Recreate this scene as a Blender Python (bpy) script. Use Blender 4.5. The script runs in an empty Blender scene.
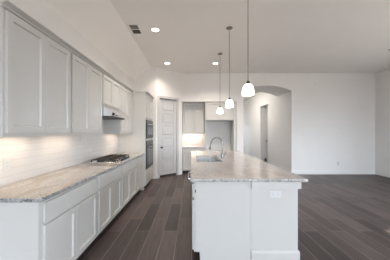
import bpy, bmesh, math, random
from mathutils import Vector, Matrix
random.seed(7)
S = bpy.context.scene
COL = S.collection
PI = math.pi

# ------------------------------------------------------------------ camera, world, daylight, exposure
F = 220.0
cd = bpy.data.cameras.new('camera')
cam = bpy.data.objects.new('camera', cd); COL.objects.link(cam)
cam.location = (0, 0, 1.42); cam.rotation_euler = (PI/2, 0, 0)
cd.sensor_width = 36; cd.lens = F/390*36
cd.shift_x = 3.5/390; cd.shift_y = 2.0/390
cd.clip_start = 0.05
S.camera = cam
S.view_settings.view_transform = 'Standard'; S.view_settings.look = 'None'
S.view_settings.exposure = 0.27; S.view_settings.gamma = 1
S.view_settings.use_curve_mapping = False
W = bpy.data.worlds.new('world'); S.world = W; W.use_nodes = True
SKY, GROUND = 15.5, 5.0                      # radiance of the overcast sky and of the ground outside
wn, wl = W.node_tree.nodes, W.node_tree.links
tc = wn.new('ShaderNodeTexCoord'); sz = wn.new('ShaderNodeSeparateXYZ'); wl.new(tc.outputs['Generated'], sz.inputs[0])
wr = wn.new('ShaderNodeMapRange'); wr.inputs['From Min'].default_value = -.06; wr.inputs['From Max'].default_value = .06; wl.new(sz.outputs['Z'], wr.inputs['Value'])
wm = wn.new('ShaderNodeMix'); wm.data_type = 'RGBA'; wl.new(wr.outputs[0], wm.inputs['Factor'])
wm.inputs['A'].default_value = (GROUND*1.0, GROUND*.93, GROUND*.84, 1); wm.inputs['B'].default_value = (SKY*.84, SKY*.95, SKY*1.07, 1)
wl.new(wm.outputs['Result'], wn['Background'].inputs[0]); wn['Background'].inputs[1].default_value = 1

def area(name, loc, rot, sx, sy, power, col, spread=PI):
    l = bpy.data.lights.new(name, 'AREA'); l.shape = 'RECTANGLE'; l.size = sx; l.size_y = sy
    l.energy = power; l.color = col; l.spread = spread
    o = bpy.data.objects.new(name, l); COL.objects.link(o); o.location = loc; o.rotation_euler = rot
    return o
DAY = (0.90, 0.96, 1.0)
# daylight coming in at the windows (in the openings themselves)
WIN_FRONT = [(-1.2, 0.6), (1.0, 3.0), (3.6, 5.4)]       # x ranges in the wall behind the camera
WIN_RIGHT = [(0.6, 1.8), (2.85, 4.10)]    # y ranges in the wall on the right
WZ0, WZ1 = .40, 2.60
def portal(*a):
    area(*a, 1, (1, 1, 1)).data.cycles.is_portal = True
for a, b in WIN_FRONT: portal('window_portal', ((a+b)/2, -5.52, (WZ0+WZ1)/2), (-PI/2, 0, PI), b-a, WZ1-WZ0)
for a, b in WIN_RIGHT: portal('window_portal', (6.20, (a+b)/2, (WZ0+WZ1)/2), (PI/2, 0, PI/2), b-a, WZ1-WZ0)
sl = bpy.data.lights.new('sun', 'SUN'); sl.energy = 10; sl.angle = .02; sl.color = (1, .93, .82)
so = bpy.data.objects.new('sun', sl); COL.objects.link(so); so.location = (12, 6, 8)
so.rotation_euler = Vector((-3.38, -.85, -2.44)).to_track_quat('-Z', 'Y').to_euler()
WARM = (1.0, 0.89, 0.78)

# ------------------------------------------------------------------ materials
def lin(r, g, b):
    f = lambda c: (c/255/12.92) if c/255 <= .04045 else ((c/255+.055)/1.055)**2.4
    return (f(r), f(g), f(b), 1)
def mat(name, col, rough=.5, metal=0, spec=.5, emit=None, es=0, coat=0):
    m = bpy.data.materials.new(name); m.use_nodes = True
    b = m.node_tree.nodes['Principled BSDF']
    b.inputs['Base Color'].default_value = col; b.inputs['Roughness'].default_value = rough
    b.inputs['Metallic'].default_value = metal; b.inputs['Specular IOR Level'].default_value = spec
    b.inputs['Coat Weight'].default_value = coat
    if emit: b.inputs['Emission Color'].default_value = emit; b.inputs['Emission Strength'].default_value = es
    return m
def nt(m): return m.node_tree.nodes, m.node_tree.links, m.node_tree.nodes['Principled BSDF']
def painted(name, col, rough, amount=.03, scale=6, bump=0):
    """a paint with slight mottling"""
    m = mat(name, col, rough); n, l, b = nt(m)
    g = n.new('ShaderNodeNewGeometry'); no = n.new('ShaderNodeTexNoise'); no.inputs['Scale'].default_value = scale
    no.inputs['Detail'].default_value = 4
    l.new(g.outputs['Position'], no.inputs['Vector'])
    hs = n.new('ShaderNodeHueSaturation'); hs.inputs['Color'].default_value = col
    mr = n.new('ShaderNodeMapRange'); mr.inputs['To Min'].default_value = 1-amount; mr.inputs['To Max'].default_value = 1+amount
    l.new(no.outputs['Fac'], mr.inputs['Value']); l.new(mr.outputs['Result'], hs.inputs['Value'])
    l.new(hs.outputs['Color'], b.inputs['Base Color'])
    if bump:
        n2 = n.new('ShaderNodeTexNoise'); n2.inputs['Scale'].default_value = 140; l.new(g.outputs['Position'], n2.inputs['Vector'])
        bp = n.new('ShaderNodeBump'); bp.inputs['Strength'].default_value = bump; bp.inputs['Distance'].default_value = .002
        l.new(n2.outputs['Fac'], bp.inputs['Height']); l.new(bp.outputs['Normal'], b.inputs['Normal'])
    return m
M = {}
M['wall'] = painted('wall_paint', (.78, .768, .755, 1), .7, .02, 3, .15)
M['ceiling'] = painted('ceiling_paint', (.89, .865, .835, 1), .8, .02, 3, .2)
M['trim'] = painted('trim_paint', (.80, .80, .79, 1), .4, .01)
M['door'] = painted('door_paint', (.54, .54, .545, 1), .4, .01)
M['cab'] = painted('cabinet_paint', (.555, .545, .525, 1), .38, .015)
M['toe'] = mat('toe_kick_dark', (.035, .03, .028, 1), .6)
M['steel'] = mat('stainless_steel', (.70, .71, .72, 1), .24, 1)
M['chrome'] = mat('brushed_nickel', (.19, .185, .18, 1), .25, 1)
M['canopy'] = mat('aged_nickel', (.22, .20, .19, 1), .45, .5)
M['nickel'] = mat('satin_nickel', (.36, .345, .33, 1), .4, .6)
M['bronze'] = mat('dark_nickel', (.10, .09, .08, 1), .4, .8)
M['iron'] = mat('cast_iron', (.030, .020, .016, 1), .45)
M['black'] = mat('black_plastic', (.012, .012, .014, 1), .3)
M['ovenglass'] = mat('oven_glass', (.05, .055, .065, 1), .12, 0, .5)
M['darksteel'] = mat('dark_stainless', (.045, .05, .06, 1), .4, 0, .25)
M['plate'] = mat('white_plastic', (.62, .62, .615, 1), .35)
M['slot'] = mat('outlet_slot', (.05, .05, .05, 1), .5)
M['glow'] = mat('lit_lens', (.9, .9, .85, 1), .5, emit=(1, .90, .76, 1), es=6)
M['shade'] = mat('lit_frosted_glass', (.9, .9, .88, 1), .4, emit=(1, .95, .88, 1), es=5)
M['vent'] = mat('vent_dark', (.06, .055, .05, 1), .6)
M['ventgrey'] = mat('vent_grey', (.17, .16, .15, 1), .6)

def floor_mat():
    m = mat('wood_look_plank_tile', (.1, .09, .09, 1), .42, 0, .34); n, l, b = nt(m)
    g = n.new('ShaderNodeNewGeometry'); sp = n.new('ShaderNodeSeparateXYZ'); l.new(g.outputs['Position'], sp.inputs[0])
    cb = n.new('ShaderNodeCombineXYZ'); l.new(sp.outputs['Y'], cb.inputs['X']); l.new(sp.outputs['X'], cb.inputs['Y'])
    br = n.new('ShaderNodeTexBrick'); l.new(cb.outputs[0], br.inputs['Vector'])
    br.offset = .37; br.offset_frequency = 2; br.squash = 1
    br.inputs['Scale'].default_value = 1; br.inputs['Brick Width'].default_value = 1.2; br.inputs['Row Height'].default_value = .2
    br.inputs['Mortar Size'].default_value = .004; br.inputs['Mortar Smooth'].default_value = .1; br.inputs['Bias'].default_value = 0
    br.inputs['Color1'].default_value = (.042, .031, .029, 1); br.inputs['Color2'].default_value = (.112, .086, .081, 1)
    br.inputs['Mortar'].default_value = (.20, .175, .168, 1)
    mp = n.new('ShaderNodeMapping'); mp.inputs['Scale'].default_value = (1.2, 26, 1); l.new(cb.outputs[0], mp.inputs['Vector'])
    no = n.new('ShaderNodeTexNoise'); no.inputs['Scale'].default_value = 1.6; no.inputs['Detail'].default_value = 5; l.new(mp.outputs[0], no.inputs['Vector'])
    mr = n.new('ShaderNodeMapRange'); mr.inputs['From Min'].default_value = .3; mr.inputs['From Max'].default_value = .7
    mr.inputs['To Min'].default_value = .72; mr.inputs['To Max'].default_value = 1.28; l.new(no.outputs['Fac'], mr.inputs['Value'])
    hs = n.new('ShaderNodeHueSaturation'); l.new(br.outputs['Color'], hs.inputs['Color']); l.new(mr.outputs[0], hs.inputs['Value'])
    l.new(hs.outputs[0], b.inputs['Base Color'])
    bp = n.new('ShaderNodeBump'); bp.inputs['Strength'].default_value = .3; bp.inputs['Distance'].default_value = .002; bp.invert = True
    l.new(br.outputs['Fac'], bp.inputs['Height']); l.new(bp.outputs['Normal'], b.inputs['Normal'])
    return m
M['floor'] = floor_mat()

def granite(name, base, tan, grey, dark, flow):
    m = mat(name, base, .09, 0, .5); n, l, b = nt(m)
    g = n.new('ShaderNodeNewGeometry')
    mp = n.new('ShaderNodeMapping'); mp.inputs['Scale'].default_value = flow; mp.inputs['Rotation'].default_value = (0, 0, .35); l.new(g.outputs['Position'], mp.inputs['Vector'])
    n1 = n.new('ShaderNodeTexNoise'); n1.inputs['Scale'].default_value = 2.2; n1.inputs['Detail'].default_value = 6; n1.inputs['Distortion'].default_value = 1.0
    l.new(mp.outputs[0], n1.inputs['Vector'])
    r = n.new('ShaderNodeValToRGB'); l.new(n1.outputs['Fac'], r.inputs[0])
    e = r.color_ramp.elements; e[0].position = .30; e[0].color = grey; e[1].position = .72; e[1].color = base
    x = e.new(.46); x.color = base; x = e.new(.56); x.color = tan
    n2 = n.new('ShaderNodeTexNoise'); n2.inputs['Scale'].default_value = 48; n2.inputs['Detail'].default_value = 2; l.new(g.outputs['Position'], n2.inputs['Vector'])
    r2 = n.new('ShaderNodeValToRGB'); l.new(n2.outputs['Fac'], r2.inputs[0])
    r2.color_ramp.elements[0].position = .36; r2.color_ramp.elements[0].color = (1, 1, 1, 1)
    r2.color_ramp.elements[1].position = .45; r2.color_ramp.elements[1].color = (0, 0, 0, 1)
    mx = n.new('ShaderNodeMix'); mx.data_type = 'RGBA'; l.new(r2.outputs[0], mx.inputs['Factor'])
    l.new(r.outputs[0], mx.inputs['A']); mx.inputs['B'].default_value = dark
    l.new(mx.outputs['Result'], b.inputs['Base Color'])
    return m
M['granite'] = granite('granite_tan', (.555, .515, .465, 1), (.40, .34, .28, 1), (.37, .365, .365, 1), (.27, .245, .225, 1), (1.6, .55, 1))
M['granite2'] = granite('granite_island', (.58, .545, .53, 1), (.50, .445, .415, 1), (.46, .45, .45, 1), (.37, .34, .325, 1), (1.2, .7, 1))
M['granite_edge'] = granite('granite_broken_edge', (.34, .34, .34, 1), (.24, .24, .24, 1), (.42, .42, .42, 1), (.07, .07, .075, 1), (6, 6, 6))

M['granite_edge2'] = granite('granite_pale_edge', (.50, .49, .48, 1), (.40, .385, .37, 1), (.52, .52, .52, 1), (.24, .235, .23, 1), (6, 6, 6))

def tile_mat(name, axis):
    m = mat(name, (.78, .76, .73, 1), .14, 0, .5); n, l, b = nt(m)
    g = n.new('ShaderNodeNewGeometry'); sp = n.new('ShaderNodeSeparateXYZ'); l.new(g.outputs['Position'], sp.inputs[0])
    cb = n.new('ShaderNodeCombineXYZ'); l.new(sp.outputs[axis], cb.inputs['X'])
    sb = n.new('ShaderNodeMath'); sb.operation = 'SUBTRACT'; sb.inputs[1].default_value = .914; l.new(sp.outputs['Z'], sb.inputs[0]); l.new(sb.outputs[0], cb.inputs['Y'])
    br = n.new('ShaderNodeTexBrick'); l.new(cb.outputs[0], br.inputs['Vector']); br.offset = .5
    br.inputs['Scale'].default_value = 1; br.inputs['Brick Width'].default_value = .61; br.inputs['Row Height'].default_value = .0762
    br.inputs['Mortar Size'].default_value = .0025
    br.inputs['Color1'].default_value = (.70, .675, .66, 1); br.inputs['Color2'].default_value = (.645, .62, .61, 1); br.inputs['Mortar'].default_value = (.56, .535, .52, 1)
    l.new(br.outputs['Color'], b.inputs['Base Color'])
    bp = n.new('ShaderNodeBump'); bp.inputs['Strength'].default_value = .25; bp.inputs['Distance'].default_value = .002; bp.invert = True
    l.new(br.outputs['Fac'], bp.inputs['Height']); l.new(bp.outputs['Normal'], b.inputs['Normal'])
    return m
M['tile'] = tile_mat('white_tile', 'Y'); M['tile2'] = tile_mat('white_tile_alcove', 'X')

# ------------------------------------------------------------------ mesh helpers
ORG = {}                                     # world origin of every object that can be a parent
class MB:
    """collects shapes in world space; build() links them as ONE mesh object"""
    def __init__(s): s.bm = bmesh.new()
    def poly(s, pts, faces, mi=0):
        v = [s.bm.verts.new(p) for p in pts]
        out = []
        for f in faces:
            fc = s.bm.faces.new([v[i] for i in f]); fc.material_index = mi; out.append(fc)
        return v
    def box(s, x0, x1, y0, y1, z0, z1, bev=0, mi=0):
        x0, x1 = sorted((x0, x1)); y0, y1 = sorted((y0, y1)); z0, z1 = sorted((z0, z1))
        v = s.poly([(x, y, z) for z in (z0, z1) for y in (y0, y1) for x in (x0, x1)],
                   [(0, 2, 3, 1), (4, 5, 7, 6), (0, 1, 5, 4), (2, 6, 7, 3), (0, 4, 6, 2), (1, 3, 7, 5)], mi)
        if bev:
            es = list({e for a in v for e in a.link_edges})
            bmesh.ops.bevel(s.bm, geom=es, offset=bev, segments=2, affect='EDGES', profile=.5)
        return s
    def slab(s, P, u0, u1, v0, v1, d0, d1, mi=0):
        """a box in a frame P(u, v, d)"""
        s.poly([P(u, v, d) for d in (d0, d1) for v in (v0, v1) for u in (u0, u1)],
               [(0, 2, 3, 1), (4, 5, 7, 6), (0, 1, 5, 4), (2, 6, 7, 3), (0, 4, 6, 2), (1, 3, 7, 5)], mi)
        return s
    def prism(s, pts, P0, P1):
        """polygon pts (2-tuples) extruded between maps P0(a, b) and P1(a, b)"""
        n = len(pts)
        s.poly([P0(*p) for p in pts]+[P1(*p) for p in pts],
               [tuple(range(n)), tuple(range(2*n-1, n-1, -1))]+[(i, (i+1) % n, n+(i+1) % n, n+i) for i in range(n)])
        return s
    def shaker(s, P, u0, u1, v0, v1, th=.022, rail=.057, rec=.015, sl=.008):
        r = lambda k, d: [P(u0+k, v0+k, d), P(u1-k, v0+k, d), P(u1-k, v1-k, d), P(u0+k, v1-k, d)]
        pts = r(0, 0)+r(0, th-.002)+r(.002, th)+r(rail, th)+r(rail+sl, th-rec)
        fs = [(0, 1, 2, 3)]
        for k in range(4):
            for i in range(4): fs.append((4*k+i, 4*k+(i+1) % 4, 4*k+4+(i+1) % 4, 4*k+4+i))
        fs.append((16, 17, 18, 19))
        s.poly(pts, fs); return s
    def lathe(s, c, prof, n=24, axis='Z', caps=True):
        """profile [(radius, height)] turned about an axis through c"""
        rings = []
        for r, h in prof:
            ring = []
            for i in range(n):
                a = 2*PI*i/n; p, q = r*math.cos(a), r*math.sin(a)
                d = {'Z': (p, q, h), 'X': (h, p, q), 'Y': (p, h, q)}[axis]
                ring.append(s.bm.verts.new((c[0]+d[0], c[1]+d[1], c[2]+d[2])))
            rings.append(ring)
        for A, B in zip(rings, rings[1:]):
            for i in range(n): s.bm.faces.new((A[i], A[(i+1) % n], B[(i+1) % n], B[i]))
        if caps:
            s.bm.faces.new(rings[0]); s.bm.faces.new(rings[-1])
        return s
    def tube(s, pts, r, n=10):
        pts = [Vector(p) for p in pts]; rings = []
        up = Vector((0, 0, 1)); t0 = (pts[1]-pts[0]).normalized()
        a = t0.cross(up)
        if a.length < .01: a = t0.cross(Vector((0, 1, 0)))
        a.normalize()
        rs = r if isinstance(r, (list, tuple)) else [r]*len(pts)
        for i, p in enumerate(pts):
            t = (pts[min(i+1, len(pts)-1)]-pts[max(i-1, 0)]).normalized()
            a = (a-t*a.dot(t)).normalized(); b = t.cross(a)
            rings.append([s.bm.verts.new(p+rs[i]*(a*math.cos(2*PI*k/n)+b*math.sin(2*PI*k/n))) for k in range(n)])
        for A, B in zip(rings, rings[1:]):
            for k in range(n): s.bm.faces.new((A[k], A[(k+1) % n], B[(k+1) % n], B[k]))
        s.bm.faces.new(rings[0]); s.bm.faces.new(rings[-1]); return s
    def build(s, name, m, parent=None, loc=None, smooth=False, **tags):
        bmesh.ops.recalc_face_normals(s.bm, faces=s.bm.faces)
        o0 = Vector(ORG[parent.name]) if parent else Vector(loc or (0, 0, 0))
        bmesh.ops.translate(s.bm, verts=s.bm.verts, vec=-o0)
        me = bpy.data.meshes.new(name); s.bm.to_mesh(me); s.bm.free()
        for x in (m if isinstance(m, (list, tuple)) else [m]): me.materials.append(x)
        if smooth:
            me.polygons.foreach_set('use_smooth', [True]*len(me.polygons))
            try: me.set_sharp_from_angle(angle=math.radians(40))
            except Exception: pass
        o = bpy.data.objects.new(name, me); COL.objects.link(o)
        if parent: o.parent = parent
        else: o.location = o0
        ORG[o.name] = o0
        tag(o, **tags); return o
def tag(o, label=None, cat=None, group=None, kind=None):
    for k, v in (('label', label), ('category', cat), ('group', group), ('kind', kind)):
        if v: o[k] = v
    return o
def thing(name, loc, label, cat, group=None, kind=None):
    o = bpy.data.objects.new(name, None); COL.objects.link(o); o.location = loc; o.empty_display_size = .1
    ORG[o.name] = Vector(loc); return tag(o, label, cat, group, kind)
def struct(name, mb, m, label=None): return mb.build(name, m, kind='structure', label=label)
def B(*a, **k): return MB().box(*a, **k)

# ------------------------------------------------------------------ the setting
H = 3.40; YB = 7.40; XL = -1.79; XR = 6.18; YF = -5.5; ZL = 2.995; XS = -1.226
YS = 6.70                                    # stub wall beside the oven tower
A2 = Vector((-1.081, YS, 0)); B2 = Vector((-.319, YB, 0))
AX0, AX1, AY, AZ = -.319, 1.53, 8.06, 2.446    # alcove
HX0, HX1, HY0, HY1 = 1.749, 3.364, 8.63, 14.8  # hallway
struct('floor', B(XL-.2, XR+.2, YF-.2, HY1+.2, -.1, 0), M['floor'])
mb = MB()                                     # flat ceiling with the sloped strip along the left wall
mb.prism([(XL-.15, ZL-.1065), (XS, H), (HX1+3.2, H), (HX1+3.2, H+.12), (XL-.15, H+.12)], lambda a, b: (a, YF-.2, b), lambda a, b: (a, AY+.12, b))
mb.box(HX0-.15, HX1+1.4, AY+.12, HY1+.2, H, H+.12)
struct('ceiling', mb, M['ceiling'])
struct('wall_left', B(XL-.15, XL, YF-.15, AY+.12, 0, H), M['wall'])
# wall behind the camera with its windows, and the right wall with its windows
def wall_with_holes(P, u0, u1, holes, z0, z1, zt, d0, d1):
    mb = MB(); u = u0
    for a, b in holes:
        mb.slab(P, u, a, 0, zt, d0, d1); mb.slab(P, a, b, 0, z0, d0, d1); mb.slab(P, a, b, z1, zt, d0, d1); u = b
    mb.slab(P, u, u1, 0, zt, d0, d1); return mb
PF = lambda u, v, d: (u, YF-d, v)
PR = lambda u, v, d: (XR+d, u, v)
struct('wall_front', wall_with_holes(PF, XL, XR, WIN_FRONT, WZ0, WZ1, H, 0, .15), M['wall'])
struct('wall_right', wall_with_holes(PR, YF-.15, YB+.12, WIN_RIGHT, WZ0, WZ1, H, 0, .15), M['wall'])
k = 0
for P, holes in ((PF, WIN_FRONT), (PR, WIN_RIGHT)):
    for a, b in holes:
        k += 1
        mb = MB()
        for q in (a, b-.05): mb.slab(P, q, q+.05, WZ0, WZ1, .08, .13)
        for q in (WZ0, (WZ0+WZ1)/2-.025, WZ1-.05): mb.slab(P, a, b, q, q+.05, .08, .13)
        struct('window_%d' % k, mb, M['trim'])
# pantry: stub wall and the angled wall with its door opening
ud = (B2-A2); LW = ud.length; ud.normalize(); nd = Vector((ud.y, -ud.x, 0))      # outward normal, to the kitchen
def PP(u, v, d): p = A2+ud*u+nd*d; return (p.x, p.y, v)
D0, D1, DZ = .123*LW, .779*LW, 2.47
mb = MB().box(XL-.02, A2.x+.0, YS, YS+.12, 0, H)
mb.slab(PP, 0, D0, 0, H, -.12, 0); mb.slab(PP, D1, LW, 0, H, -.12, 0); mb.slab(PP, D0, D1, DZ, H, -.12, 0)
struct('wall_pantry', mb, M['wall'])
# back wall: header over the alcove, pier, arch, right piece
zs, zp, cx = 2.806, 2.985, (HX0+HX1)/2
half = (HX1-HX0)/2; rise = zp-zs; R = (half*half+rise*rise)/(2*rise); th0 = math.asin(half/R)
arc = [(cx+R*math.sin(t), zp-R+R*math.cos(t)) for t in [th0-2*th0*i/28 for i in range(29)]]
mb = MB().box(AX0-.12, AX1, YB, YB+.12, AZ, H)
mb.box(AX1, HX0, YB, YB+.12, 0, H)
mb.box(HX1, XR+.15, YB, YB+.12, 0, H)
for (xa, za), (xb, zb) in zip(arc, arc[1:]):       # the arched head, as deep as the passage
    mb.prism([(xa, za), (xb, zb), (xb, H), (xa, H)], lambda a, b: (a, YB, b), lambda a, b: (a, HY0, b))
bmesh.ops.remove_doubles(mb.bm, verts=mb.bm.verts, dist=1e-5)
struct('wall_back', mb, M['wall'])
mb = MB().box(AX0-.12, AX0, YB+.12, AY, 0, H).box(XL-.0, HX0, AY, AY+.12, 0, H).box(AX1, AX1+.1, YB+.12, AY, 0, H)
mb.box(AX0, AX1, YB+.12, AY, AZ, AZ+.1)
struct('wall_alcove', mb, M['wall'])
DH0, DH1, DHZ = 9.675, 10.77, 2.66
mb = MB().box(HX0-.11, HX0, YB+.12, HY1, 0, H).box(HX0-.11, 1.85, HY1, HY1+.12, 0, H).box(2.25, HX1+.2, HY1, HY1+.12, 0, H).box(1.85, 2.25, HY1, HY1+.12, 0, .7).box(1.85, 2.25, HY1, HY1+.12, 2.5, H)  # end wall has an unseen window opening, added to light the hall
mb.box(HX1, HX1+.34, YB+.12, DH0, 0, H).box(HX1, HX1+.34, DH1, HY1, 0, H).box(HX1, HX1+.34, DH0, DH1, DHZ, H).box(HX1+.34, HX1+.4, DH0-.1, DH1+.1, 0, H)
struct('wall_hall', mb, M['wall'])
# baseboards
bb = .13
struct('baseboard_back', MB().box(HX1, XR, YB-.016, YB, 0, bb).box(HX1-.0, HX1+.0001-.016, YB-.016, DH0, 0, bb).box(AX1, HX0, YB-.016, YB, 0, bb), M['trim'])
struct('baseboard_right', B(XR-.016, XR, YF, YB, 0, bb), M['trim'])
struct('baseboard_hall', MB().box(HX1-.016, HX1, DH1, HY1, 0, bb).box(HX0, HX0+.016, YB, HY1, 0, bb).box(HX0, HX1, HY1-.016, HY1, 0, bb), M['trim'])
struct('baseboard_pantry', MB().slab(PP, 0, D0-.075, 0, bb, 0, .016).slab(PP, D1+.075, LW, 0, bb, 0, .016), M['trim'])
# tiled backsplashes
struct('trim_1', B(XL, XL+.008, 1.69, 5.353, .914, 1.80), M['tile'], 'white tiled backsplash above the cooktop counter')
struct('trim_2', B(AX0, .465, AY-.008, AY, .914, 1.40), M['tile2'], 'white tiled backsplash inside the alcove')

# pantry door (six stacked panels) and hall door
d = thing('door_1', PP((D0+D1)/2, 0, 0), 'tall white pantry door of six stacked panels in the angled corner wall', 'door', kind='structure')
mb = MB(); n = 6; s0, s1 = D0+.004, D1-.004; zb, zt = .075, DZ-.02
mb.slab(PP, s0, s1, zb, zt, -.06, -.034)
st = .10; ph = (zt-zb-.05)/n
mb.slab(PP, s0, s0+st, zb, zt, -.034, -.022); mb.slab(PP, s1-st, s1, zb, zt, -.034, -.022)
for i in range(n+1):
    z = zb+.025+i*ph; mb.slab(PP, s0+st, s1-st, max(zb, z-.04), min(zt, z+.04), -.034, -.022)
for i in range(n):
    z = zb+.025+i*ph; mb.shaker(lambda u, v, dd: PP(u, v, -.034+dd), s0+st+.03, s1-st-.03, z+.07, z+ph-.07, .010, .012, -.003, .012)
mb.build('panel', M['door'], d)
mb = MB(); cw = .07
mb.slab(PP, D0-cw, D0, 0, DZ+cw, 0, .018); mb.slab(PP, D1, D1+cw, 0, DZ+cw, 0, .018); mb.slab(PP, D0, D1, DZ, DZ+cw, 0, .018)
mb.build('casing', M['door'], d)
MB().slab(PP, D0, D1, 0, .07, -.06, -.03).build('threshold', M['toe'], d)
p = PP(s0+.07, .94, -.012); q = PP(s0+.07, .94, .05)
MB().tube([p, PP(s0+.07, .94, .006), PP(s0+.07, .94, .010), PP(s0+.07, .94, .022), PP(s0+.07, .94, .028), PP(s0+.07, .94, .045), q], [.03, .03, .012, .012, .024, .03, .018], 16).build('door_handle', M['bronze'], d, smooth=True)
d = thing('door_2', (HX1+.1, (DH0+DH1)/2, 0), 'plain white door set back in the hallway wall beyond the arch', 'door', kind='structure')
PH = lambda u, v, dd: (HX1+.335-dd, u, v)
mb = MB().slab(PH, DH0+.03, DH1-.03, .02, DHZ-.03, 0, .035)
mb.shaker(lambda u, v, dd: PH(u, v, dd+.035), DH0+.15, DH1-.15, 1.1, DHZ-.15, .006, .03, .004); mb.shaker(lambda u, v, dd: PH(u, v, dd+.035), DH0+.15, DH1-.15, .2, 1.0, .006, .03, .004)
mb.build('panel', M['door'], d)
MB().slab(PH, DH0, DH0+.03, 0, DHZ, 0, .06).slab(PH, DH1-.03, DH1, 0, DHZ, 0, .06).slab(PH, DH0+.03, DH1-.03, DHZ-.03, DHZ, 0, .06).build('casing', M['trim'], d)
MB().lathe((HX1+.300, DH1-.13, .98), [(.03, 0), (.03, -.01), (.012, -.014), (.012, -.035), (.028, -.05), (.02, -.075)], 16, 'X').build('door_handle', M['bronze'], d, smooth=True)
MB().lathe((HX1+.20, DH1-.16, .0), [(.055, 0), (.055, .02), (.04, .06), (.045, .14), (.03, .16)], 16).build('door_stop', M['black'], loc=(HX1+.20, DH1-.16, 0), smooth=True,
    label='small black door stop on the floor by the hallway door', cat='door stop')

# ------------------------------------------------------------------ cabinets along the left wall
XF = -1.187                                   # face frames of the base cabinets
PB = lambda u, v, d: (XF+d, u, v)
def base_cabinet(y0, y1, drawers, label, end=False):
    t = thing('base_cabinet', (XL+.3, (y0+y1)/2, 0), label, 'cabinet', 'base cabinets along the cooktop wall')
    B(XL+.01, XF, y0+.001, y1-.001, .11, .878).build('body', M['cab'], t)
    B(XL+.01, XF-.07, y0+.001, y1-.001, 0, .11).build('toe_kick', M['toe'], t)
    r = .034; g = .005; w = (y1-y0-2*r)
    for i in range(drawers):
        a = y0+r+i*w/drawers+(g/2 if i else 0); b = y0+r+(i+1)*w/drawers-(g/2 if i < drawers-1 else 0)
        MB().box(XF, XF+.02, a, b, .700, .852, .003).build('drawer', M['cab'], t)
    for i in range(2):
        a = y0+r+i*w/2+(g/2 if i else 0); b = y0+r+(i+1)*w/2-(0 if i else g/2)
        MB().shaker(PB, a, b, .130, .672).build('door', M['cab'], t)
    if end: B(XL+.01, XF+.002, y0-.018, y0, .0, .878).build('end_panel', M['cab'], t)
base_cabinet(1.72, 2.757, 1, 'white base cabinet with one wide drawer, at the open end of the cooktop run', True)
base_cabinet(2.757, 3.69, 2, 'white base cabinet with two side-by-side drawers, between the end cabinet and the cooktop')
base_cabinet(3.69, 4.69, 1, 'white base cabinet directly under the gas cooktop')
base_cabinet(4.69, 5.35, 1, 'narrow white base cabinet against the side of the tall oven cabinet')
def counter(name, x0, x1, y0, y1, m, label, hole=None, front=None, cat='countertop'):
    mb = MB(); z0, z1 = .879, .914
    if hole:
        a, b, c, d = hole
        for q in ((x0, a, y0, y1), (b, x1, y0, y1), (a, b, y0, c), (a, b, d, y1)): mb.box(*q, z0, z1)
    else: mb.box(x0, x1, y0, y1, z0, z1, .003)
    t = thing(name, ((x0+x1)/2, (y0+y1)/2, z0), label, cat)
    mb.build('top', m, t)
    return t
def edge_strip(t, path, m='granite_edge'):
    """the rough broken edge of the slab: a crinkled face standing just proud of it"""
    mb = MB(); rows = []
    for (xa, ya), (xb, yb) in zip(path, path[1:]):
        L = math.hypot(xb-xa, yb-ya); n = max(2, int(L/.02)); nx, ny = (yb-ya)/L, -(xb-xa)/L
        for i in range(n+1):
            s = i/n; rows.append([(xa+(xb-xa)*s+nx*k, ya+(yb-ya)*s+ny*k, z) for z, k in ((.8785, -.004), (.884, random.uniform(.000, .004)), (.896, random.uniform(.003, .009)), (.908, random.uniform(.001, .006)), (.9135, -.004))])
    V = [[mb.bm.verts.new(p) for p in r] for r in rows]
    for a, b in zip(V, V[1:]):
        for i in range(4):
            try: mb.bm.faces.new((a[i], a[i+1], b[i+1], b[i]))
            except ValueError: pass
    return mb.build('edge', M[m], t)
ct = counter('countertop', XL+.009, -1.150, 1.682, 5.350, M['granite'], 'tan and grey granite countertop along the cooktop wall')
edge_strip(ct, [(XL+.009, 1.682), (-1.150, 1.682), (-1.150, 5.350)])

XU = -1.44
PU = lambda u, v, d: (XU+d, u, v)
def upper_cabinet(y0, y1, z0, label):
    t = thing('upper_cabinet', (XL+.17, (y0+y1)/2, z0), label, 'cabinet', 'wall cabinets along the cooktop wall')
    mb = MB().box(XL+.01, XU, y0+.001, y1-.001, z0+.035, 2.385)
    mb.box(XU-.02, XU, y0+.001, y1-.001, z0, z0+.035)             # rail that hides the lamps
    mb.box(XL+.01, XU-.02, y0+.001, y0+.02, z0, z0+.035); mb.box(XL+.01, XU-.02, y1-.02, y1-.001, z0, z0+.035)
    mb.build('body', M['cab'], t)
    r = .022; g = .004; w = y1-y0-2*r
    for i in range(2):
        a = y0+r+i*w/2+(g/2 if i else 0); b = y0+r+(i+1)*w/2-(0 if i else g/2)
        MB().shaker(PU, a, b, z0+.03, 2.362).build('door', M['cab'], t)
UY = [1.675, 2.606, 3.52, 4.437, 5.350]
upper_cabinet(UY[0], UY[1], 1.380, 'tall white two-door wall cabinet at the open end of the row')
upper_cabinet(UY[1], UY[2], 1.380, 'tall white two-door wall cabinet between the end cabinet and the range hood')
upper_cabinet(UY[2], UY[3], 1.850, 'short white two-door wall cabinet sitting on the range hood')
upper_cabinet(UY[3], UY[4], 1.380, 'tall white two-door wall cabinet between the range hood and the oven cabinet')
CROWN = [(0, 0), (.018, 0), (.018, .008), (.008, .012), (.010, .018), (.020, .026), (.036, .030), (.036, .034), (.052, .036), (.052, .046), (0, .046)]
MB().prism(CROWN, lambda a, b: (XU+.002+a, UY[0]-.02, 2.372+b), lambda a, b: (XU+.002+a, 5.352, 2.372+b)).build('crown_molding', M['cab'], loc=(XU, 3.5, 2.372),
    label='white crown moulding along the top of the cooktop-wall cabinets', cat='crown moulding')

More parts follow.
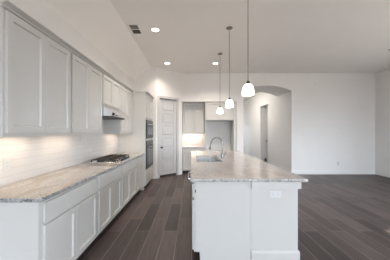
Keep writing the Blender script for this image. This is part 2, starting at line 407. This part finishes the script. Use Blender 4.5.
def strip_lamp(x, y, z, sx, sy, power, col=(1.0, .80, .58)):
    area('under_cabinet_lamp', (x, y, z), (0, 0, 0), sx, sy, power, col)
for a, b, pw in ((UY[0], UY[1], 1.7), (UY[1], UY[2]-.25, 1.3), (UY[3], UY[4], 1.4)):
    strip_lamp(-1.60, (a+b)/2-.05, 1.41, .05, .55, pw)

# range hood
y0, y1 = UY[2]+.004, UY[3]-.004
t = thing('range_hood', (-1.6, (y0+y1)/2, 1.65), 'slanted stainless range hood under the short wall cabinet above the cooktop', 'range hood')
MB().prism([(XL+.01, 1.672), (-1.255, 1.680), (-1.240, 1.715), (-1.424, 1.849), (XL+.01, 1.849)], lambda a, b: (a, y0, b), lambda a, b: (a, y1, b)).build('canopy', M['steel'], t)
B(-1.73, -1.33, y0+.03, y1-.03, 1.667, 1.676).build('filter', M['darksteel'], t)
MB().prism([(-1.275, 1.688), (-1.236, 1.688), (-1.233, 1.722), (-1.262, 1.736)], lambda a, b: (a, y0-.002, b), lambda a, b: (a, y0+.03, b)).build('end_cap_shade', M['black'], t)  # black stands in for the shading at the lip's near end
for i in range(2): MB().lathe((-1.255, y0+.12+i*.06, 1.697), [(.009, 0), (.009, .012)], 12, 'X').build('button', M['black'], t)

# gas cooktop
CY0, CY1, CX0, CX1 = 3.58, 4.49, -1.67, -1.17
zc = .9145
t = thing('cooktop', ((CX0+CX1)/2, (CY0+CY1)/2, .914), 'gas cooktop with black cast-iron grates set in the granite countertop', 'cooktop')
MB().box(CX0, CX1, CY0, CY1, zc, zc+.010, .004).build('tray', M['steel'], t)
BUR = [(-1.55, 3.76, .050), (-1.33, 3.76, .042), (-1.44, 4.035, .062), (-1.55, 4.31, .042), (-1.33, 4.31, .050)]
for x, y, r in BUR:
    o = MB().lathe((x, y, zc+.010), [(r*1.25, 0), (r*1.2, .008), (r, .010)], 20).build('burner', M['darksteel'], t, smooth=True)
    MB().lathe((x, y, zc+.020), [(r, 0), (r, .008), (r*.8, .012)], 20).build('burner_cap', M['iron'], o, smooth=True)
for a, b in ((3.61, 3.895), (3.905, 4.165), (4.175, 4.46)):
    mb = MB(); z = zc+.038; xa, xb = CX0+.03, CX1-.10
    for x in (xa, (xa+xb)/2, xb): mb.box(x-.006, x+.006, a, b, z, z+.014, .002)
    for k in range(3): y = a+.006+(b-a-.012)*k/2; mb.box(xa, xb, y-.006, y+.006, z, z+.014, .002)
    for x in (xa, xb):
        for y in (a+.007, b-.007): mb.box(x-.008, x+.008, y-.008, y+.008, zc+.010, z)
    mb.build('grate', M['iron'], t)
for k in range(5):
    MB().lathe((CX1-.045, 4.035+(k-2)*.085, zc+.010), [(.021, 0), (.021, .012), (.017, .028)], 16).build('knob', M['darksteel'], t, smooth=True)

# tall oven cabinet with microwave and wall oven
OY0, OY1, OXF = 5.355, 6.36, -1.127
PO = lambda u, v, d: (OXF+d, u, v)
t = thing('oven_cabinet', (-1.45, (OY0+OY1)/2, 0), 'tall white cabinet tower holding the microwave and wall oven', 'cabinet')
mb = MB(); ov0, ov1 = 5.425, 6.33
mb.box(XL+.01, OXF-.45, OY0, OY1, .1, 2.37)                     # back and carcass behind the appliances
mb.box(OXF-.45, OXF, OY0, OY0+.02, .1, 2.37).box(OXF-.45, OXF, OY1-.02, OY1, .1, 2.37)
mb.box(OXF-.45, OXF, OY0+.02, OY1-.02, 1.735, 2.37).box(OXF-.45, OXF, OY0+.02, OY1-.02, .1, .49).box(OXF-.45, OXF, OY0+.02, OY1-.02, 1.20, 1.25)
mb.box(OXF-.02, OXF, OY0+.02, ov0-.004, .49, 1.735).box(OXF-.02, OXF, ov1+.001, OY1-.01, .49, 1.735)
mb.box(XL+.01, OXF-.03, OY0, OY0+.02, 0, .1)
mb.build('body', M['cab'], t)
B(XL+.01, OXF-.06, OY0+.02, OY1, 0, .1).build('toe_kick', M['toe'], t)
ym = (OY0+OY1)/2
MB().shaker(PO, OY0+.02, ym-.004, 1.775, 2.345).build('door', M['cab'], t); MB().shaker(PO, ym+.004, OY1-.02, 1.775, 2.345).build('door', M['cab'], t)
MB().box(OXF, OXF+.02, OY0+.02, OY1-.02, .13, .455, .003).build('drawer', M['cab'], t)
mb = MB().prism(CROWN, lambda a, b: (OXF+.002+a, OY0-.012, 2.365+b), lambda a, b: (OXF+.002+a, OY1+.03, 2.365+b))
mb.box(XL+.42, OXF, OY0-.010, OY1, 2.371, 2.405)
mb.build('crown', M['cab'], t)
def oven(name, z0, z1, label, cat, ctrl_top):
    t = thing(name, (OXF-.2, (ov0+ov1)/2, z0), label, cat)
    B(OXF-.44, OXF, ov0, ov1, z0, z1).build('housing', M['darksteel'], t)
    c0, c1 = (z1-.10, z1-.005) if ctrl_top else (z1-.07, z1-.005)
    B(OXF, OXF+.022, ov0+.004, ov1-.004, c0, c1).build('control_panel', M['black'], t)
    dr = MB().slab(PO, ov0+.004, ov1-.004, z0+.005, c0-.006, 0, .026).build('door', M['darksteel'], t)
    MB().slab(PO, ov0+.10, ov1-.10, z0+.09, c0-.11, .026, .028).build('window', M['ovenglass'], dr)
    zh = c0-.05
    MB().tube([PO(ov0+.08, zh, .065), PO(ov1-.08, zh, .065)], .011).tube([PO(ov0+.12, zh, .02), PO(ov0+.12, zh, .065)], .008).tube([PO(ov1-.12, zh, .02), PO(ov1-.12, zh, .065)], .008).build('handle', M['steel'], dr, smooth=True)
    MB().slab(PO, (ov0+ov1)/2-.09, (ov0+ov1)/2+.09, c0+.02, c1-.02, .022, .023).build('display', M['ovenglass'], t)
oven('built_in_oven', .495, 1.195, 'dark stainless wall oven below the built-in microwave', 'oven', True)
oven('microwave', 1.255, 1.730, 'dark built-in microwave above the wall oven', 'microwave', False)

# outlet plates
def plate(name, P, w, h, label, n=1, cat='outlet', group=None):
    o = thing(name, P(0, 0, 0), label, cat, group)
    MB().slab(P, -w/2, w/2, -h/2, h/2, 0.0005, .006).build('plate', M['plate'], o)
    mb = MB()
    if w > h and n == 1:
        for s in (-1, 1): mb.slab(P, s*w*.22-.016, s*w*.22+.016, -.014, .014, .006, .008)
    else:
        for i in range(n):
            u = (i-(n-1)/2)*.046
            mb.slab(P, u-.014, u+.014, .006, .034, .006, .008); mb.slab(P, u-.014, u+.014, -.034, -.006, .006, .008)
    o2 = mb.build('socket', M['plate'], o)
    if n > 1: return
    for s in (-1, 1):
        c = (s*w*.22, 0) if w > h else (0, s*.02)
        for q in (-.006, .006): MB().slab(P, c[0]+q-.0015, c[0]+q+.0015, c[1]-.004, c[1]+.004, .008, .0084).build('slot', M['slot'], o2)
def PW(y, z): return lambda u, v, d: (XL+.008+d, y+u, z+v)
plate('outlet', PW(3.32, 1.13), .075, .118, 'white outlet plate on the tile near the cooktop')
plate('outlet', PW(2.12, 1.11), .075, .118, 'white outlet plate on the tile near the open end of the counter')
plate('switch_plate', PW(3.62, 1.32), .17, .10, 'wide three-gang plate high on the tile by the range hood', 3, 'switch')

# ------------------------------------------------------------------ island
IX0, IX1, IY0, IY1 = -.006, 1.254, 2.37, 5.98
SK = (.09, .53, 3.74, 4.72)
ct = counter('island_countertop', IX0, IX1, IY0, IY1, M['granite2'], 'long beige granite countertop on the kitchen island', SK)
edge_strip(ct, [(IX0, IY1), (IX0, IY0), (IX1, IY0), (IX1, IY1)], 'granite_edge2')
IB0, IB1, IFX = 2.40, 5.94, .0265
t = thing('kitchen_island', (.6, 4.17, 0), 'white kitchen island base with paneled end and outlet', 'island')
DW0, DW1 = 2.97, 3.57
mb = MB()
mb.box(IFX+.005, .649, IB0+.02, DW0, .112, .878).box(.62, 1.0, DW0, IB1, .112, .878)
mb.box(IFX+.005, .62, DW1, SK[2]-.02, .112, .878).box(IFX+.005, .62, SK[3]+.02, IB1, .112, .878).box(IFX+.005, .06, SK[2]-.02, SK[3]+.02, .112, .878)
mb.box(.06, .62, SK[2]-.02, SK[3]+.02, .112, .5)
mb.build('body', M['cab'], t)
B(.0927, .64, IB0+.005, IB1-.05, 0, .112).build('toe_kick', M['cab'], t)
MB().box(.0425, .6475, IB0, IB0+.02, .112, .878).box(.0927, .6475, IB0, IB0+.02, 0, .112).build('end_panel', M['cab'], t)
B(.6505, 1.162, IB0+.004, IB1, 0, .878).build('knee_wall', M['cab'], t)
MB().box(.6505, 1.190, IB0-.018, IB0+.004, .803, .8785).box(1.162, 1.190, IB0+.004, IB1, .803, .8785).build('apron', M['cab'], t)
MB().prism([(0, 0), (.016, 0), (.016, .105), (.008, .122), (0, .122)], lambda a, b: (.6505, IB0+.004-a, b), lambda a, b: (1.178, IB0+.004-a, b)).box(1.162, 1.178, IB0+.004, IB1, 0, .12).build('baseboard', M['cab'], t)
PI_ = lambda u, v, d: (IFX-d, u, v)
B(IFX+.0005, IFX+.012, IB0+.003, IB0+.02, .112, .878).build('face_frame', M['cab'], t)
MB().shaker(PI_, IB0+.012, DW0-.012, .130, .672, .018).build('door', M['cab'], t)
MB().box(IFX-.018, IFX, IB0+.012, DW0-.012, .700, .852, .003).build('drawer', M['cab'], t)
for a, b in ((3.60, 4.06), (4.07, 4.53), (4.56, 5.22), (5.25, 5.91)):
    MB().shaker(PI_, a, b, .130, .672, .018).build('door', M['cab'], t)
    MB().box(IFX-.018, IFX, a, b, .700, .852, .003).build('drawer', M['cab'], t)
MB().tube([(IFX+.016, IB0+.0, .76), (IFX+.016, IB0+.0, .79)], .006, 8).build('hinge', M['darksteel'], t)
plate('outlet', lambda u, v, d: (.918+u, IB0+.004-d, .742+v), .118, .072, 'white outlet plate set sideways on the island end panel')
# dishwasher in the island, facing the aisle
t = thing('dishwasher', (.3, (DW0+DW1)/2, .112), 'stainless dishwasher with bar handle in the aisle side of the island', 'dishwasher')
B(IFX+.005, .60, DW0+.004, DW1-.004, .115, .875).build('body', M['darksteel'], t)
dr = B(IFX-.018, IFX+.005, DW0+.006, DW1-.006, .125, .79).build('door', M['steel'], t)
B(IFX-.016, IFX+.005, DW0+.006, DW1-.006, .796, .872).build('control_panel', M['black'], t)
hx, hz = -.036, .775
MB().tube([(IFX-.018, DW0+.06, hz), (hx, DW0+.06, hz), (hx-.004, DW0+.1, hz), (hx-.004, DW1-.1, hz), (hx, DW1-.06, hz), (IFX-.018, DW1-.06, hz)], .012).build('handle', M['steel'], dr, smooth=True)
# undermount sink
t = thing('sink', ((SK[0]+SK[1])/2, (SK[2]+SK[3])/2, .70), 'stainless undermount sink in the island countertop', 'sink')
mb = MB(); a, b, c, d = SK; e = .004
mb.box(a-e, a, c-e, d+e, .70, .8785).box(b, b+e, c-e, d+e, .70, .8785).box(a, b, c-e, c, .70, .8785).box(a, b, d, d+e, .70, .8785).box(a, b, c, d, .70, .704)
mb.build('basin', M['steel'], t)
B(a, b, (c+d)/2-.012, (c+d)/2+.012, .704, .83, bev=.005).build('divider', M['steel'], t)
for yy in (c+.22, d-.22): MB().lathe(((a+b)/2, yy, .7045), [(.045, 0), (.045, .003), (.03, .004)], 20).build('drain', M['darksteel'], t)
# faucet
fx, fy = .604, 4.30
t = thing('faucet', (fx, fy, .914), 'tall gooseneck pull-down faucet beside the island sink', 'faucet')
MB().lathe((fx, fy, .9145), [(.030, 0), (.030, .008), (.024, .012), (.022, .05), (.018, .09), (.016, .10)], 20).build('base', M['chrome'], t, smooth=True)
pts = [(fx, fy, .99), (fx, fy, 1.185)]
rr = .113
for i in range(1, 13):
    a = PI*i/13*1.08; pts.append((fx-rr+rr*math.cos(a), fy, 1.185+rr*1.1*math.sin(a)))
pts.append((pts[-1][0]-.006, fy, 1.165))
MB().tube(pts, .0115, 12).build('spout', M['chrome'], t, smooth=True)
e = pts[-1]
MB().tube([e, (e[0]-.006, fy, e[2]-.03), (e[0]-.010, fy, e[2]-.075), (e[0]-.011, fy, e[2]-.085)], [.013, .016, .019, .015], 12).build('spray_head', M['chrome'], t, smooth=True)
MB().tube([(fx+.015, fy, .965), (fx+.045, fy, .972), (fx+.055, fy-.02, 1.01), (fx+.06, fy-.035, 1.04)], [.011, .010, .007, .005], 10).build('handle', M['chrome'], t, smooth=True)

# ------------------------------------------------------------------ alcove
PA = lambda yf: (lambda u, v, d: (u, yf-d, v))
t = thing('base_cabinet', (.07, 7.75, 0), 'small white base cabinet in the alcove beside the pantry door', 'cabinet')
B(AX0+.004, .462, 7.44, AY-.01, .11, .878).build('body', M['cab'], t); B(AX0+.004, .462, 7.51, AY-.01, 0, .11).build('toe_kick', M['toe'], t)
for a, b in ((AX0+.02, .068), (.076, .45)):
    MB().shaker(PA(7.44), a, b, .13, .672).build('door', M['cab'], t); MB().slab(PA(7.44), a, b, .70, .852, 0, .02).build('drawer', M['cab'], t)
t = counter('alcove_countertop', AX0+.002, .463, 7.405, AY-.009, M['granite2'], 'short granite countertop in the alcove under the lit tile')
t = thing('upper_cabinet', (.07, 7.87, 1.36), 'tall white wall cabinet in the alcove above the lit tile', 'cabinet')
MB().box(AX0+.004, .462, 7.71, AY-.01, 1.40, AZ-.003).box(AX0+.004, .462, 7.71, 7.73, 1.365, 1.40).build('body', M['cab'], t)
for a, b in ((AX0+.015, .068), (.076, .452)): MB().shaker(PA(7.71), a, b, 1.385, AZ-.03).build('door', M['cab'], t)
area('under_cabinet_lamp', (.07, 7.90, 1.39), (0, 0, 0), .6,   .04, 2.6, (1, .82, .62))
B(.4635, .483, 7.43, AY-.002, 0, AZ-.002).build('refrigerator_panel', M['cab'], loc=(.473, 7.7, 0), label='thin white side panel between the alcove cabinets and the empty refrigerator bay', cat='panel')
B(1.425, 1.527, 7.43, AY-.002, 0, AZ-.002).build('refrigerator_panel', M['cab'], loc=(1.476, 7.7, 0), label='white side panel of the refrigerator bay next to the arch', cat='panel')
t = thing('upper_cabinet', (.95, 7.75, 1.81), 'wide white cabinet over the empty refrigerator bay', 'cabinet')
B(.4845, 1.4235, 7.45, AY-.01, 1.815, AZ-.003).build('body', M['cab'], t)
for a, b in ((.495, .950), (.958, 1.414)): MB().shaker(PA(7.45), a, b, 1.83, AZ-.03).build('door', M['cab'], t)

# ------------------------------------------------------------------ lamps
def point(name, loc, power, col, r=.04):
    l = bpy.data.lights.new(name, 'POINT'); l.energy = power; l.color = col; l.shadow_soft_size = r
    o = bpy.data.objects.new(name, l); COL.objects.link(o); o.location = loc; return o
def pendant(y, label):
    x = .72; zb = 1.89
    t = thing('pendant_light', (x, y, H), label, 'pendant light', 'pendant lights over the island')
    MB().lathe((x, y, H), [(.062, 0), (.062, -.012), (.05, -.022), (.012, -.03)], 24).build('canopy', M['canopy'], t, smooth=True)
    MB().tube([(x, y, H-.028), (x, y, zb+.17)], .0065, 8).build('rod', M['nickel'], t, smooth=True)
    MB().lathe((x, y, zb+.145), [(.028, -.006), (.026, .016), (.015, .028), (.007, .04)], 16).build('socket', M['chrome'], t, smooth=True)
    prof = [(.074, 0), (.075, .03), (.073, .06), (.067, .088), (.055, .113), (.040, .131), (.026, .141)]
    inn = [(r-.004, h-(.003 if i == 6 else 0)) for i, (r, h) in enumerate(prof)]
    MB().lathe((x, y, zb), prof+inn[::-1]+[prof[0]], 28, caps=False).build('shade', M['shade'], t, smooth=True)
    point('pendant_bulb', (x, y, zb+.01), 3, WARM, .045)
pendant(2.80, 'lit pendant over the island end that carries the outlet')
pendant(4.18, 'lit pendant hanging second along the island, above the faucet')
pendant(5.55, 'lit pendant over the island end toward the refrigerator bay')
def can(x, y, label, power=125):
    t = thing('recessed_light', (x, y, H), label, 'recessed light', 'recessed ceiling lights')
    MB().lathe((x, y, H), [(.095, 0), (.095, -.006), (.075, -.010), (.070, -.004)], 28, caps=False).build('trim_ring', M['plate'], t, smooth=True)
    MB().lathe((x, y, H-.003), [(.074, 0), (.072, -.003)], 28).build('lens', M['glow'], t)
    l = bpy.data.lights.new('recessed_lamp', 'SPOT'); l.energy = power; l.color = WARM; l.spot_size = 2.35; l.spot_blend = 1.0; l.shadow_soft_size = .07
    o = bpy.data.objects.new('recessed_lamp', l); COL.objects.link(o); o.location = (x, y, H-.02)
can(-.70, 4.25, 'lit recessed ceiling light beside the ceiling air vent')
can(-.70, 6.33, 'lit recessed ceiling light in front of the pantry corner', 84)
can(.69, 6.33, 'lit recessed ceiling light above the refrigerator bay, behind the pendants', 200)
# lamp added to brighten the hallway, out of sight above the arch head
area('hall_fill_lamp', (cx-.5, 10.6, H-.03), (0, 0, 0), .4, 3.0, 40, (1, .95, .88))
portal('window_portal', (2.05, HY1-.02, 1.6), (-PI/2, 0, 0), .4, 1.8)  # daylight for the unseen window added at the hall's end

# ------------------------------------------------------------------ small fittings
t = thing('air_vent', (-1.075, 4.22, H), 'grey two-section air vent register in the ceiling', 'air vent')
B(-1.175, -.985, 4.04, 4.42, H-.006, H-.0005).build('frame', M['ceiling'], t)
for nm, a, b, m in (('louver', 4.06, 4.205, 'ventgrey'), ('louver', 4.245, 4.40, 'vent')):
    mb = MB().box(-1.155, -1.005, a, b, H-.008, H-.006)
    for k in range(5): y = a+.012+(b-a-.024)*k/4; mb.poly([(-1.155, y-.008, H-.008), (-1.005, y-.008, H-.008), (-1.005, y+.006, H-.016), (-1.155, y+.006, H-.016)], [(0, 1, 2, 3)])
    mb.build(nm, M[m], t)
t = thing('wall_sensor', (4.19, YB, 3.04), 'small flat white sensor high on the bare wall beside the arch', 'sensor')
B(4.10, 4.28, YB-.012, YB-.0005, 3.015, 3.07, .004).build('back_plate', M['wall'], t)
B(4.115, 4.265, YB-.040, YB-.012, 3.022, 3.055, .008).build('cover', M['wall'], t)
plate('outlet', lambda u, v, d: (4.93+u, YB-d, .36+v), .075, .118, 'white wall outlet low on the bare living-room wall')
t = thing('ceiling_register', (4.85, 5.28, H), 'dark slot of a ceiling register at the living-room side', 'air vent')
B(4.70, 5.05, 5.20, 5.38, H-.006, H-.0005).build('frame', M['ceiling'], t)
B(4.73, 5.02, 5.255, 5.30, H-.012, H-.006).build('louver', M['vent'], t)
